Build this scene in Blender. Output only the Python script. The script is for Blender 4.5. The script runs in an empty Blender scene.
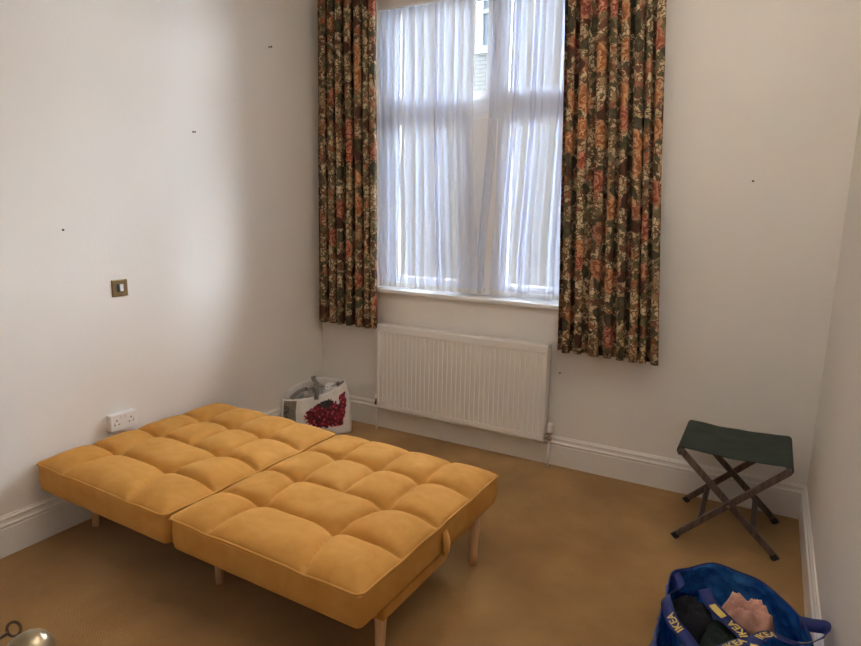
import bpy, bmesh, math, random
from mathutils import Vector, Matrix, noise

# ------------------------------------------------------------------ camera
scene = bpy.context.scene
COL = scene.collection
F_PX = 616.4889
cam_d = bpy.data.cameras.new('camera')
cam_d.sensor_fit = 'HORIZONTAL'
cam_d.sensor_width = 36.0
cam_d.lens = F_PX / 861.0 * 36.0
cam_d.clip_start = 0.05
cam = bpy.data.objects.new('camera', cam_d)
COL.objects.link(cam)
_r = Vector((0.87456414, 0.48459042, 0.01759816))
_u = Vector((-0.10630859, 0.15619892, 0.98198797))
_w = Vector((-0.47311315, 0.8606823, -0.1881221))
cam.matrix_world = Matrix(((_r.x, _u.x, -_w.x, 2.88407619), (_r.y, _u.y, -_w.y, -3.57219922),
                           (_r.z, _u.z, -_w.z, 1.58466767), (0, 0, 0, 1)))
scene.camera = cam

# ------------------------------------------------------------------ world, light, exposure
SKY = 104.0
FILL_POWER = 40.0  # power of the added ceiling fill light
world = bpy.data.worlds.new('overcast_sky'); scene.world = world
world.use_nodes = True
bg = world.node_tree.nodes['Background']
bg.inputs[0].default_value = (0.80, 0.90, 1.0, 1); bg.inputs[1].default_value = SKY
scene.view_settings.view_transform = 'Standard'
scene.view_settings.look = 'None'
scene.view_settings.gamma = 1.0
scene.view_settings.use_curve_mapping = False
scene.view_settings.exposure = 0.75
scene.cycles.max_bounces = 16
scene.cycles.diffuse_bounces = 10
scene.cycles.transparent_max_bounces = 32
scene.cycles.sample_clamp_indirect = 10
scene.cycles.caustics_reflective = False
scene.cycles.caustics_refractive = False
# daylight portal in the window opening (adds no light of its own, it guides sky sampling)
pl = bpy.data.lights.new('window_portal', 'AREA'); pl.shape = 'RECTANGLE'; pl.size = 1.5; pl.size_y = 1.9
pl.cycles.is_portal = True
po = bpy.data.objects.new('window_portal', pl); COL.objects.link(po)
po.location = (1.19, 0.28, 1.91); po.rotation_euler = (math.radians(-90), 0, 0)

W = 3.1691          # room width; left wall x=0, window wall y=0
HB = 0.187          # skirting height
H = 3.25            # ceiling height
YR = -3.46          # rear wall, with the doorway the camera stands in
WX0, WX1, WZ0, WZ1 = 0.485, 1.90, 0.985, 2.91   # window opening

# ------------------------------------------------------------------ materials
MATS = {}
def new_mat(name):
    m = bpy.data.materials.new(name); m.use_nodes = True
    nt = m.node_tree
    MATS[name] = m
    return m, nt, nt.nodes['Principled BSDF']
def N(nt, typ, **kw):
    n = nt.nodes.new(typ)
    for k, v in kw.items():
        if k == 'ins':
            for i, val in v.items(): n.inputs[i].default_value = val
        else: setattr(n, k, v)
    return n
def ramp(nt, fac, stops, interp='LINEAR'):
    r = nt.nodes.new('ShaderNodeValToRGB'); r.color_ramp.interpolation = interp
    els = r.color_ramp.elements
    while len(els) < len(stops): els.new(0.5)
    for e, (p, c) in zip(els, stops):
        e.position = p; e.color = (*c, 1) if len(c) == 3 else c
    nt.links.new(fac, r.inputs[0]); return r
def srgb(r, g, b):
    f = lambda c: (c / 255 / 12.92) if c <= 10 else ((c / 255 + 0.055) / 1.055) ** 2.4
    return (f(r), f(g), f(b))
def plain(name, col, rough=0.5, metal=0.0, var=0.06, scale=12.0, bump=0.0, bscale=150.0, spec=0.5, coord='Object'):
    """Principled material with a little procedural colour variation and bump."""
    m, nt, b = new_mat(name)
    tc = N(nt, 'ShaderNodeTexCoord')
    nz = N(nt, 'ShaderNodeTexNoise', ins={'Scale': scale, 'Detail': 4.0})
    nt.links.new(tc.outputs[coord], nz.inputs['Vector'])
    lo = tuple(c * (1 - var) for c in col); hi = tuple(min(1, c * (1 + var)) for c in col)
    r = ramp(nt, nz.outputs[0], [(0.3, lo), (0.7, hi)])
    nt.links.new(r.outputs[0], b.inputs['Base Color'])
    b.inputs['Roughness'].default_value = rough; b.inputs['Metallic'].default_value = metal
    b.inputs['Specular IOR Level'].default_value = spec
    if bump:
        n2 = N(nt, 'ShaderNodeTexNoise', ins={'Scale': bscale, 'Detail': 3.0})
        nt.links.new(tc.outputs[coord], n2.inputs['Vector'])
        bp = N(nt, 'ShaderNodeBump', ins={'Strength': bump, 'Distance': 0.01})
        nt.links.new(n2.outputs[0], bp.inputs['Height']); nt.links.new(bp.outputs[0], b.inputs['Normal'])
    return m
def wood(name, c1, c2, rough=0.5, axis='Z', scale=18.0):
    m, nt, b = new_mat(name)
    tc = N(nt, 'ShaderNodeTexCoord')
    mp = N(nt, 'ShaderNodeMapping')
    mp.inputs['Scale'].default_value = (1, 1, 0.08) if axis == 'Z' else (0.08, 1, 1)
    nz = N(nt, 'ShaderNodeTexNoise', ins={'Scale': scale * 3, 'Detail': 5.0, 'Distortion': 0.6})
    nt.links.new(tc.outputs['Object'], mp.inputs[0]); nt.links.new(mp.outputs[0], nz.inputs['Vector'])
    r = ramp(nt, nz.outputs[0], [(0.3, c1), (0.7, c2)])
    nt.links.new(r.outputs[0], b.inputs['Base Color']); b.inputs['Roughness'].default_value = rough
    return m

plain('wall_paint', (0.80, 0.77, 0.73), rough=0.85, var=0.02, scale=1.5, bump=0.06, bscale=60, spec=0.2)
plain('ceiling_paint', (0.84, 0.82, 0.79), rough=0.9, var=0.02, scale=2)
plain('skirting_gloss', (0.80, 0.775, 0.74), rough=0.4, var=0.02, scale=6, bump=0.03, bscale=40)
plain('window_gloss', (0.82, 0.82, 0.82), rough=0.35, var=0.02, scale=6)
plain('radiator_enamel', (0.80, 0.775, 0.735), rough=0.32, var=0.015, scale=5)
plain('white_plastic', (0.80, 0.78, 0.76), rough=0.3, var=0.01)
plain('valve_white', (0.82, 0.80, 0.77), rough=0.35, var=0.02)
plain('chrome', (0.55, 0.54, 0.52), rough=0.2, metal=1.0, var=0.05)
plain('dark_metal', (0.10, 0.085, 0.07), rough=0.4, metal=0.7, var=0.15, scale=30)
plain('hole_black', (0.02, 0.02, 0.02), rough=0.6)
plain('brass', (0.50, 0.36, 0.17), rough=0.32, metal=1.0, var=0.18, scale=25)
plain('aged_brass', (0.20, 0.125, 0.05), rough=0.42, metal=0.75, var=0.25, scale=40)
plain('knob_brass', (0.34, 0.28, 0.19), rough=0.30, metal=1.0, var=0.08, scale=20)
plain('key_iron', (0.10, 0.055, 0.03), rough=0.45, metal=0.7, var=0.2, scale=60)
plain('door_paint', (0.78, 0.75, 0.70), rough=0.4, var=0.02)
wood('beech', srgb(202, 154, 106), srgb(226, 184, 136), 0.45)
wood('dark_stain', srgb(62, 48, 44), srgb(112, 94, 86), 0.42, 'Z', 22)
plain('rubber', (0.02, 0.02, 0.02), rough=0.7)
plain('lettering_yellow', srgb(214, 186, 92), rough=0.6, var=0.08, scale=120)
plain('strap_blue', srgb(6, 30, 102), rough=0.55, var=0.15, scale=60, bump=0.3, bscale=400)
plain('dark_garment', srgb(16, 17, 26), rough=0.9, var=0.4, scale=14, bump=0.3, bscale=120)
plain('green_garment', srgb(18, 32, 28), rough=0.9, var=0.5, scale=12, bump=0.3, bscale=120)
plain('navy_garment', srgb(22, 28, 58), rough=0.9, var=0.4, scale=14, bump=0.3, bscale=120)
plain('pink_garment', srgb(204, 154, 138), rough=0.9, var=0.16, scale=22, bump=0.35, bscale=160)
plain('grey_cloth', srgb(178, 172, 166), rough=0.9, var=0.25, scale=18, bump=0.3, bscale=120)
plain('white_cloth', srgb(236, 236, 236), rough=0.85, var=0.06, scale=18, bump=0.3, bscale=100)
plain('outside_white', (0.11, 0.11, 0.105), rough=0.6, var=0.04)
plain('light_block_dark', (0.07, 0.065, 0.06), rough=0.9)  # kept dark so the unseen facade bounces little light
plain('track_white', (0.75, 0.72, 0.66), rough=0.5)

def mat_carpet():
    m, nt, b = new_mat('carpet')
    tc = N(nt, 'ShaderNodeTexCoord')
    big = N(nt, 'ShaderNodeTexNoise', ins={'Scale': 2.2, 'Detail': 5.0, 'Roughness': 0.6})
    fine = N(nt, 'ShaderNodeTexNoise', ins={'Scale': 260.0, 'Detail': 3.0})
    nt.links.new(tc.outputs['Object'], big.inputs['Vector']); nt.links.new(tc.outputs['Object'], fine.inputs['Vector'])
    r1 = ramp(nt, big.outputs[0], [(0.25, srgb(136, 102, 58)), (0.5, srgb(159, 121, 70)), (0.75, srgb(180, 142, 88))])
    r2 = ramp(nt, fine.outputs[0], [(0.3, (0.72, 0.72, 0.72)), (0.7, (1.15, 1.15, 1.15))])
    mx = N(nt, 'ShaderNodeMix', data_type='RGBA', blend_type='MULTIPLY'); mx.inputs[0].default_value = 1.0
    nt.links.new(r1.outputs[0], mx.inputs[6]); nt.links.new(r2.outputs[0], mx.inputs[7])
    nt.links.new(mx.outputs[2], b.inputs['Base Color'])
    b.inputs['Roughness'].default_value = 1.0; b.inputs['Specular IOR Level'].default_value = 0.1
    b.inputs['Sheen Weight'].default_value = 0.2
    bp = N(nt, 'ShaderNodeBump', ins={'Strength': 0.6, 'Distance': 0.006})
    nt.links.new(fine.outputs[0], bp.inputs['Height']); nt.links.new(bp.outputs[0], b.inputs['Normal'])
mat_carpet()

def mat_velvet():
    m, nt, b = new_mat('mustard_velvet')
    tc = N(nt, 'ShaderNodeTexCoord')
    big = N(nt, 'ShaderNodeTexNoise', ins={'Scale': 7.0, 'Detail': 6.0, 'Roughness': 0.65, 'Distortion': 0.5})
    fine = N(nt, 'ShaderNodeTexNoise', ins={'Scale': 420.0, 'Detail': 2.0})
    nt.links.new(tc.outputs['Object'], big.inputs['Vector']); nt.links.new(tc.outputs['Object'], fine.inputs['Vector'])
    r1 = ramp(nt, big.outputs[0], [(0.25, srgb(178, 124, 57)), (0.5, srgb(190, 137, 68)), (0.8, srgb(203, 151, 84))])
    nt.links.new(r1.outputs[0], b.inputs['Base Color'])
    b.inputs['Roughness'].default_value = 0.9; b.inputs['Specular IOR Level'].default_value = 0.15
    b.inputs['Sheen Weight'].default_value = 0.35; b.inputs['Sheen Roughness'].default_value = 0.4
    b.inputs['Sheen Tint'].default_value = (*srgb(240, 190, 110), 1)
    bp = N(nt, 'ShaderNodeBump', ins={'Strength': 0.15, 'Distance': 0.004})
    nt.links.new(fine.outputs[0], bp.inputs['Height']); nt.links.new(bp.outputs[0], b.inputs['Normal'])
mat_velvet()

def mat_floral():
    m, nt, b = new_mat('floral_print')
    L = nt.links.new
    uv = N(nt, 'ShaderNodeUVMap'); uv.uv_map = 'UVMap'
    dn = N(nt, 'ShaderNodeTexNoise', ins={'Scale': 16.0, 'Detail': 3.0})
    L(uv.outputs[0], dn.inputs['Vector'])
    sub = N(nt, 'ShaderNodeVectorMath', operation='SUBTRACT'); sub.inputs[1].default_value = (0.5, 0.5, 0.5)
    L(dn.outputs['Color'], sub.inputs[0])
    sc = N(nt, 'ShaderNodeVectorMath', operation='SCALE'); sc.inputs['Scale'].default_value = 0.085
    L(sub.outputs[0], sc.inputs[0])
    add = N(nt, 'ShaderNodeVectorMath', operation='ADD'); L(uv.outputs[0], add.inputs[0]); L(sc.outputs[0], add.inputs[1])
    def vor(scale, src=add, feature='F1'):
        v = N(nt, 'ShaderNodeTexVoronoi', voronoi_dimensions='2D', feature=feature, ins={'Scale': scale})
        L(src.outputs[0], v.inputs['Vector']); return v
    def mix(fac, a, c):
        mx = N(nt, 'ShaderNodeMix', data_type='RGBA'); L(fac, mx.inputs[0])
        if isinstance(a, tuple): mx.inputs[6].default_value = (*a, 1)
        else: L(a, mx.inputs[6])
        if isinstance(c, tuple): mx.inputs[7].default_value = (*c, 1)
        else: L(c, mx.inputs[7])
        return mx.outputs[2]
    def less(val, t, soft=0.02):
        r = ramp(nt, val, [(0.0, (1, 1, 1)), (max(0, t - soft), (1, 1, 1)), (t + soft, (0, 0, 0)), (1, (0, 0, 0))]); return r.outputs[0]
    def sepr(col):
        s = N(nt, 'ShaderNodeSeparateColor'); L(col, s.inputs[0]); return s
    def mul(a, c):
        n = N(nt, 'ShaderNodeMath', operation='MULTIPLY'); L(a, n.inputs[0]); L(c, n.inputs[1]); return n.outputs[0]
    # ground: cream to tan
    gn = N(nt, 'ShaderNodeTexNoise', ins={'Scale': 9.0, 'Detail': 3.0}); L(uv.outputs[0], gn.inputs['Vector'])
    base = ramp(nt, gn.outputs[0], [(0.3, srgb(156, 130, 100)), (0.7, srgb(208, 188, 154))]).outputs[0]
    # twining brown stems: contour lines of noise fields
    def stems(scale, wd, col, base):
        sn = N(nt, 'ShaderNodeTexNoise', ins={'Scale': scale, 'Detail': 2.0}); L(uv.outputs[0], sn.inputs['Vector'])
        d = N(nt, 'ShaderNodeMath', operation='SUBTRACT'); L(sn.outputs[0], d.inputs[0]); d.inputs[1].default_value = 0.5
        a = N(nt, 'ShaderNodeMath', operation='ABSOLUTE'); L(d.outputs[0], a.inputs[0])
        return mix(less(a.outputs[0], wd, 0.01), base, col)
    base = stems(14.0, 0.030, srgb(108, 72, 52), base)
    base = stems(31.0, 0.035, srgb(92, 82, 58), base)
    # washes of muted rose and ochre
    wn = N(nt, 'ShaderNodeTexNoise', ins={'Scale': 11.0, 'Detail': 4.0}); 
    of = N(nt, 'ShaderNodeVectorMath', operation='ADD'); of.inputs[1].default_value = (7.3, 2.1, 0); L(uv.outputs[0], of.inputs[0]); L(of.outputs[0], wn.inputs['Vector'])
    base = mix(ramp(nt, wn.outputs[0], [(0.54, (0, 0, 0)), (0.62, (0.8, 0.8, 0.8))]).outputs[0], base, srgb(140, 84, 62))
    # small leaves, olive and brown
    v2 = vor(24.0); s2 = sepr(v2.outputs['Color'])
    leafc = ramp(nt, s2.outputs[1], [(0.0, srgb(82, 77, 56)), (0.35, srgb(106, 97, 72)), (0.6, srgb(98, 68, 52)), (0.85, srgb(146, 120, 88))], 'CONSTANT').outputs[0]
    base = mix(mul(less(v2.outputs['Distance'], 0.42, 0.04), less(s2.outputs[0], 0.60)), base, leafc)
    # big dark leaves
    v1 = vor(10.5); s1 = sepr(v1.outputs['Color'])
    vein = ramp(nt, v1.outputs['Distance'], [(0.0, srgb(106, 98, 72)), (0.05, srgb(82, 76, 56)), (0.3, srgb(68, 62, 48))]).outputs[0]
    bigl = mix(less(s1.outputs[2], 0.3), vein, srgb(74, 48, 38))
    base = mix(mul(less(v1.outputs['Distance'], 0.40, 0.03), less(s1.outputs[0], 0.46)), base, bigl)
    # roses: rings of muted red, orange and pink petals
    v0 = vor(5.2); s0 = sepr(v0.outputs['Color'])
    ring = N(nt, 'ShaderNodeTexNoise', ins={'Scale': 30.0, 'Detail': 3.0}); L(uv.outputs[0], ring.inputs['Vector'])
    mm = N(nt, 'ShaderNodeMath', operation='MULTIPLY_ADD'); L(v0.outputs['Distance'], mm.inputs[0]); mm.inputs[1].default_value = 5.0
    r2 = N(nt, 'ShaderNodeMath', operation='MULTIPLY'); L(ring.outputs[0], r2.inputs[0]); r2.inputs[1].default_value = 2.6
    L(r2.outputs[0], mm.inputs[2])
    fr = N(nt, 'ShaderNodeMath', operation='FRACT'); L(mm.outputs[0], fr.inputs[0])
    petA = ramp(nt, fr.outputs[0], [(0.0, srgb(104, 48, 40)), (0.45, srgb(146, 82, 64)), (0.8, srgb(178, 126, 100))]).outputs[0]
    petB = ramp(nt, fr.outputs[0], [(0.0, srgb(112, 66, 44)), (0.5, srgb(160, 106, 70)), (0.85, srgb(188, 146, 106))]).outputs[0]
    pet = mix(less(s0.outputs[1], 0.5), petA, petB)
    base = mix(mul(less(v0.outputs['Distance'], 0.36, 0.03), less(s0.outputs[0], 0.42)), base, pet)
    L(base, b.inputs['Base Color'])
    b.inputs['Roughness'].default_value = 0.85; b.inputs['Specular IOR Level'].default_value = 0.15
mat_floral()

def mat_net(name, opac, col=(0.80, 0.82, 0.88)):
    m = bpy.data.materials.new(name); m.use_nodes = True; MATS[name] = m
    nt = m.node_tree; nt.nodes.clear(); L = nt.links.new
    out = N(nt, 'ShaderNodeOutputMaterial')
    tr = N(nt, 'ShaderNodeBsdfTransparent')
    df = N(nt, 'ShaderNodeBsdfDiffuse'); df.inputs[0].default_value = (*col, 1)
    tl = N(nt, 'ShaderNodeBsdfTranslucent'); tl.inputs[0].default_value = (*col, 1)
    m1 = N(nt, 'ShaderNodeMixShader'); m1.inputs[0].default_value = 0.0065; L(df.outputs[0], m1.inputs[1]); L(tl.outputs[0], m1.inputs[2])
    m2 = N(nt, 'ShaderNodeMixShader'); L(tr.outputs[0], m2.inputs[1]); L(m1.outputs[0], m2.inputs[2])
    uv = N(nt, 'ShaderNodeUVMap'); uv.uv_map = 'UVMap'
    wv = N(nt, 'ShaderNodeTexWave', ins={'Scale': 60.0, 'Distortion': 1.0}); wv.bands_direction = 'Y'
    L(uv.outputs[0], wv.inputs['Vector'])
    r = ramp(nt, wv.outputs['Fac'], [(0.0, (opac - 0.06,) * 3), (1.0, (opac + 0.06,) * 3)])
    L(r.outputs[0], m2.inputs[0]); L(m2.outputs[0], out.inputs[0])
mat_net('net_voile', 0.72, (0.78, 0.82, 0.92))
mat_net('net_hem', 0.75, (0.80, 0.79, 0.76))

def mat_glass():
    m = bpy.data.materials.new('window_glass'); m.use_nodes = True; MATS['window_glass'] = m
    nt = m.node_tree; nt.nodes.clear(); L = nt.links.new
    out = N(nt, 'ShaderNodeOutputMaterial'); tr = N(nt, 'ShaderNodeBsdfTransparent'); gl = N(nt, 'ShaderNodeBsdfGlossy', ins={'Roughness': 0.02})
    nz = N(nt, 'ShaderNodeTexNoise', ins={'Scale': 3.0}); r = ramp(nt, nz.outputs[0], [(0, (0.95, 0.97, 0.98)), (1, (0.98, 0.99, 1.0))])
    L(r.outputs[0], tr.inputs[0])
    fr = N(nt, 'ShaderNodeFresnel'); fr.inputs[0].default_value = 1.4
    mx = N(nt, 'ShaderNodeMixShader'); L(fr.outputs[0], mx.inputs[0]); L(tr.outputs[0], mx.inputs[1]); L(gl.outputs[0], mx.inputs[2])
    L(mx.outputs[0], out.inputs[0])
mat_glass()

def mat_outbrick():
    m, nt, b = new_mat('white_glazed_brick')
    tc = N(nt, 'ShaderNodeTexCoord'); sp = N(nt, 'ShaderNodeSeparateXYZ'); cb = N(nt, 'ShaderNodeCombineXYZ')
    nt.links.new(tc.outputs['Object'], sp.inputs[0]); nt.links.new(sp.outputs[0], cb.inputs[0]); nt.links.new(sp.outputs[2], cb.inputs[1])
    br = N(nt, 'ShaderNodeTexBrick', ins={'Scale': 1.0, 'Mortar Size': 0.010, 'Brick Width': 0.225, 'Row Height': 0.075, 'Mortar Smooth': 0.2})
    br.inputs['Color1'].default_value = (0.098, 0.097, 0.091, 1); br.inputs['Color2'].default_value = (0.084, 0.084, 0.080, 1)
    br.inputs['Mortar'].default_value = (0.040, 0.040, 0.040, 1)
    nt.links.new(cb.outputs[0], br.inputs['Vector']); nt.links.new(br.outputs[0], b.inputs['Base Color'])
    b.inputs['Roughness'].default_value = 0.5
mat_outbrick()
plain('yard_paving', (0.07, 0.07, 0.07), rough=0.9)
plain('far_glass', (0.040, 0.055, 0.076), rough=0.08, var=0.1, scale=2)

def mat_canvas():
    m, nt, b = new_mat('green_canvas')
    tc = N(nt, 'ShaderNodeTexCoord')
    wv = N(nt, 'ShaderNodeTexWave', ins={'Scale': 160.0, 'Distortion': 0.5}); nt.links.new(tc.outputs['Object'], wv.inputs['Vector'])
    nz = N(nt, 'ShaderNodeTexNoise', ins={'Scale': 9.0, 'Detail': 4.0}); nt.links.new(tc.outputs['Object'], nz.inputs['Vector'])
    r = ramp(nt, nz.outputs[0], [(0.3, srgb(30, 42, 36)), (0.75, srgb(48, 60, 51))])
    nt.links.new(r.outputs[0], b.inputs['Base Color'])
    b.inputs['Roughness'].default_value = 0.75
    bp = N(nt, 'ShaderNodeBump', ins={'Strength': 0.2, 'Distance': 0.002}); nt.links.new(wv.outputs['Fac'], bp.inputs['Height']); nt.links.new(bp.outputs[0], b.inputs['Normal'])
mat_canvas()

def mat_bluebag():
    m, nt, b = new_mat('blue_woven_plastic')
    tc = N(nt, 'ShaderNodeTexCoord')
    nz = N(nt, 'ShaderNodeTexNoise', ins={'Scale': 16.0, 'Detail': 4.0, 'Distortion': 0.8}); nt.links.new(tc.outputs['Object'], nz.inputs['Vector'])
    r = ramp(nt, nz.outputs[0], [(0.3, srgb(18, 72, 158)), (0.7, srgb(60, 132, 214))])
    nt.links.new(r.outputs[0], b.inputs['Base Color']); b.inputs['Roughness'].default_value = 0.27
    v = N(nt, 'ShaderNodeTexVoronoi', ins={'Scale': 26.0}); nt.links.new(tc.outputs['Object'], v.inputs['Vector'])
    bp = N(nt, 'ShaderNodeBump', ins={'Strength': 0.9, 'Distance': 0.014}); nt.links.new(v.outputs['Distance'], bp.inputs['Height']); nt.links.new(bp.outputs[0], b.inputs['Normal'])
mat_bluebag()

def mat_shopper():
    """Grey-white shopping bag with a printed bunch of berries (UV in metres on the front)."""
    m, nt, b = new_mat('printed_shopper'); L = nt.links.new
    tc = N(nt, 'ShaderNodeTexCoord')
    nz = N(nt, 'ShaderNodeTexNoise', ins={'Scale': 10.0, 'Detail': 4.0}); L(tc.outputs['Object'], nz.inputs['Vector'])
    base = ramp(nt, nz.outputs[0], [(0.3, srgb(222, 219, 214)), (0.7, srgb(244, 243, 240))]).outputs[0]
    L(base, b.inputs['Base Color']); b.inputs['Roughness'].default_value = 0.5
    bp = N(nt, 'ShaderNodeBump', ins={'Strength': 0.35, 'Distance': 0.02}); L(nz.outputs[0], bp.inputs['Height']); L(bp.outputs[0], b.inputs['Normal'])
mat_shopper()
def mat_berry():
    m, nt, b = new_mat('berry_print'); L = nt.links.new
    tc = N(nt, 'ShaderNodeTexCoord')
    v = N(nt, 'ShaderNodeTexVoronoi', ins={'Scale': 48.0}); L(tc.outputs['Object'], v.inputs['Vector'])
    r = ramp(nt, v.outputs['Distance'], [(0.0, srgb(236, 196, 196)), (0.14, srgb(206, 100, 116)), (0.3, srgb(166, 36, 64)), (0.5, srgb(116, 22, 44)), (0.75, srgb(56, 16, 28))])
    L(r.outputs[0], b.inputs['Base Color']); b.inputs['Roughness'].default_value = 0.5
mat_berry()
plain('shopper_print_grey', srgb(128, 120, 112), rough=0.5, var=0.2, scale=40)
plain('shopper_print_dark', srgb(44, 42, 44), rough=0.5, var=0.3, scale=40)

# ------------------------------------------------------------------ object helpers
def link(o, parent=None):
    COL.objects.link(o)
    if parent is not None: o.parent = parent
    return o
def tag(o, label=None, cat=None, group=None, kind=None):
    if label: o['label'] = label
    if cat: o['category'] = cat
    if group: o['group'] = group
    if kind: o['kind'] = kind
    return o
def thing(name, label, cat, loc=(0, 0, 0), rz=0.0, group=None, kind=None):
    o = bpy.data.objects.new(name, None); o.empty_display_size = 0.1
    o.location = loc; o.rotation_euler = (0, 0, rz); link(o)
    return tag(o, label, cat, group, kind)
class MB:
    """collects geometry, then links it as one mesh object"""
    def __init__(s): s.v = []; s.f = []; s.uv = None
    def add(s, vs, fs):
        k = len(s.v); s.v += [tuple(x) for x in vs]; s.f += [tuple(i + k for i in q) for q in fs]; return s
    def box(s, a, b):
        x0, y0, z0 = a; x1, y1, z1 = b
        return s.add([(x0, y0, z0), (x1, y0, z0), (x1, y1, z0), (x0, y1, z0), (x0, y0, z1), (x1, y0, z1), (x1, y1, z1), (x0, y1, z1)],
                     [(0, 3, 2, 1), (4, 5, 6, 7), (0, 1, 5, 4), (1, 2, 6, 5), (2, 3, 7, 6), (3, 0, 4, 7)])
    def tube(s, pts, rad, n=10, closed=False, cap=True):
        pts = [Vector(p) for p in pts]; m = len(pts)
        rads = rad if isinstance(rad, (list, tuple)) else [rad] * m
        vs = []; prev = None
        for i, p in enumerate(pts):
            if closed: t = (pts[(i + 1) % m] - pts[i - 1]).normalized()
            else: t = (pts[min(i + 1, m - 1)] - pts[max(i - 1, 0)]).normalized()
            if prev is None:
                a = Vector((0, 0, 1)) if abs(t.z) < 0.9 else Vector((1, 0, 0))
                u = t.cross(a).normalized()
            else: u = (prev - t * prev.dot(t)).normalized()
            prev = u; w = t.cross(u)
            for k in range(n):
                an = 2 * math.pi * k / n
                vs.append(p + (u * math.cos(an) + w * math.sin(an)) * rads[i])
        fs = []
        for i in range(m if closed else m - 1):
            j = (i + 1) % m
            for k in range(n):
                l = (k + 1) % n; fs.append((i * n + k, i * n + l, j * n + l, j * n + k))
        if cap and not closed:
            fs.append(tuple(range(n - 1, -1, -1))); fs.append(tuple((m - 1) * n + k for k in range(n)))
        return s.add(vs, fs)
    def lathe(s, prof, origin, axis=(0, 0, 1), n=24):
        """prof: list of (radius, distance along axis)"""
        ax = Vector(axis).normalized(); o = Vector(origin)
        a = Vector((0, 0, 1)) if abs(ax.z) < 0.9 else Vector((1, 0, 0))
        u = ax.cross(a).normalized(); w = ax.cross(u)
        vs = []; fs = []
        for r, h in prof:
            for k in range(n):
                an = 2 * math.pi * k / n; vs.append(o + ax * h + (u * math.cos(an) + w * math.sin(an)) * r)
        for i in range(len(prof) - 1):
            for k in range(n):
                l = (k + 1) % n; fs.append((i * n + k, i * n + l, (i + 1) * n + l, (i + 1) * n + k))
        fs.append(tuple(range(n - 1, -1, -1))); fs.append(tuple((len(prof) - 1) * n + k for k in range(n)))
        return s.add(vs, fs)
    def grid(s, fn, nu, nv, close_u=False):
        vs = [fn(i, j) for j in range(nv) for i in range(nu)]; fs = []
        for j in range(nv - 1):
            for i in range(nu if close_u else nu - 1):
                k = (i + 1) % nu; fs.append((j * nu + i, j * nu + k, (j + 1) * nu + k, (j + 1) * nu + i))
        return s.add(vs, fs)
    def build(s, name, mat, parent=None, smooth=False, bevel=0.0, fix=True, local=False, seg=2, angle=40):
        off = Vector((0, 0, 0)) if (parent is None or local) else world_loc(parent)
        me = bpy.data.meshes.new(name)
        me.from_pydata([tuple(Vector(v) - off) for v in s.v], [], s.f)
        if s.uv is not None:
            ul = me.uv_layers.new(name='UVMap')
            for lp in me.loops: ul.data[lp.index].uv = s.uv[lp.vertex_index]
        if fix:
            bm = bmesh.new(); bm.from_mesh(me); bmesh.ops.recalc_face_normals(bm, faces=bm.faces); bm.to_mesh(me); bm.free()
        me.materials.append(MATS[mat])
        if smooth:
            for p in me.polygons: p.use_smooth = True
        o = bpy.data.objects.new(name, me); link(o, parent)
        if bevel:
            bv = o.modifiers.new('bevel', 'BEVEL'); bv.width = bevel; bv.segments = seg; bv.limit_method = 'ANGLE'; bv.angle_limit = math.radians(angle)
            for p in me.polygons: p.use_smooth = True
            wn = o.modifiers.new('wn', 'WEIGHTED_NORMAL'); wn.keep_sharp = True
        return o
def world_loc(o):
    l = Vector(o.location)
    while o.parent is not None: o = o.parent; l += Vector(o.location)
    return l
def structure(o): o['kind'] = 'structure'; return o
def lerp(a, b, t): return a + (b - a) * t
def smooth01(t): t = max(0, min(1, t)); return t * t * (3 - 2 * t)
def catmull(pts, n):
    pts = [Vector(p) for p in pts]; out = []
    P = [pts[0] * 2 - pts[1]] + pts + [pts[-1] * 2 - pts[-2]]
    seg = len(pts) - 1
    for i in range(n):
        t = i / (n - 1) * seg; k = min(int(t), seg - 1); f = t - k
        a, b, c, d = P[k:k + 4]
        out.append(0.5 * ((2 * b) + (c - a) * f + (2 * a - 5 * b + 4 * c - d) * f * f + (3 * b - a - 3 * c + d) * f ** 3))
    return out

# ------------------------------------------------------------------ room shell
T = 0.25
structure(MB().box((-T, -6.0, -0.1), (W + T, T, 0.0)).build('floor', 'carpet'))
structure(MB().box((-T, -6.0, H), (W + T, T, H + 0.1)).build('ceiling', 'ceiling_paint'))
structure(MB().box((-T, -6.0, 0), (0, T, H)).build('wall_left', 'wall_paint'))
structure(MB().box((W, -6.0, 0), (W + T, T, H)).build('wall_right', 'wall_paint'))
wb = MB()
wb.box((0, 0, 0), (WX0, T, H)); wb.box((WX1, 0, 0), (W, T, H))
wb.box((WX0, 0, 0), (WX1, T, WZ0)); wb.box((WX0, 0, WZ1), (WX1, T, H))
structure(wb.build('wall_back', 'wall_paint'))
wr = MB(); DX0, DX1, DZ = 1.22, 3.06, 2.10
wr.box((0, YR - 0.2, 0), (DX0, YR, H)); wr.box((DX1, YR - 0.2, 0), (W, YR, H)); wr.box((DX0, YR - 0.2, DZ), (DX1, YR, H))
structure(wr.build('wall_rear', 'wall_paint'))
structure(MB().box((0, -6.0, 0), (W, -5.8, H)).build('wall_hall', 'wall_paint'))
fa = MB().box((-60, 0.02, H + 0.1), (60, T, 40)); fa.box((-60, 0.02, -6), (-T, T, H + 0.1)); fa.box((W + T, 0.02, -6), (60, T, H + 0.1)); fa.box((-T, 0.02, -6), (W + T, T, -0.1))  # unseen facade, made tall and wide to block sky from the wall opposite
structure(fa.build('wall_facade_sky_block', 'light_block_dark'))

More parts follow.
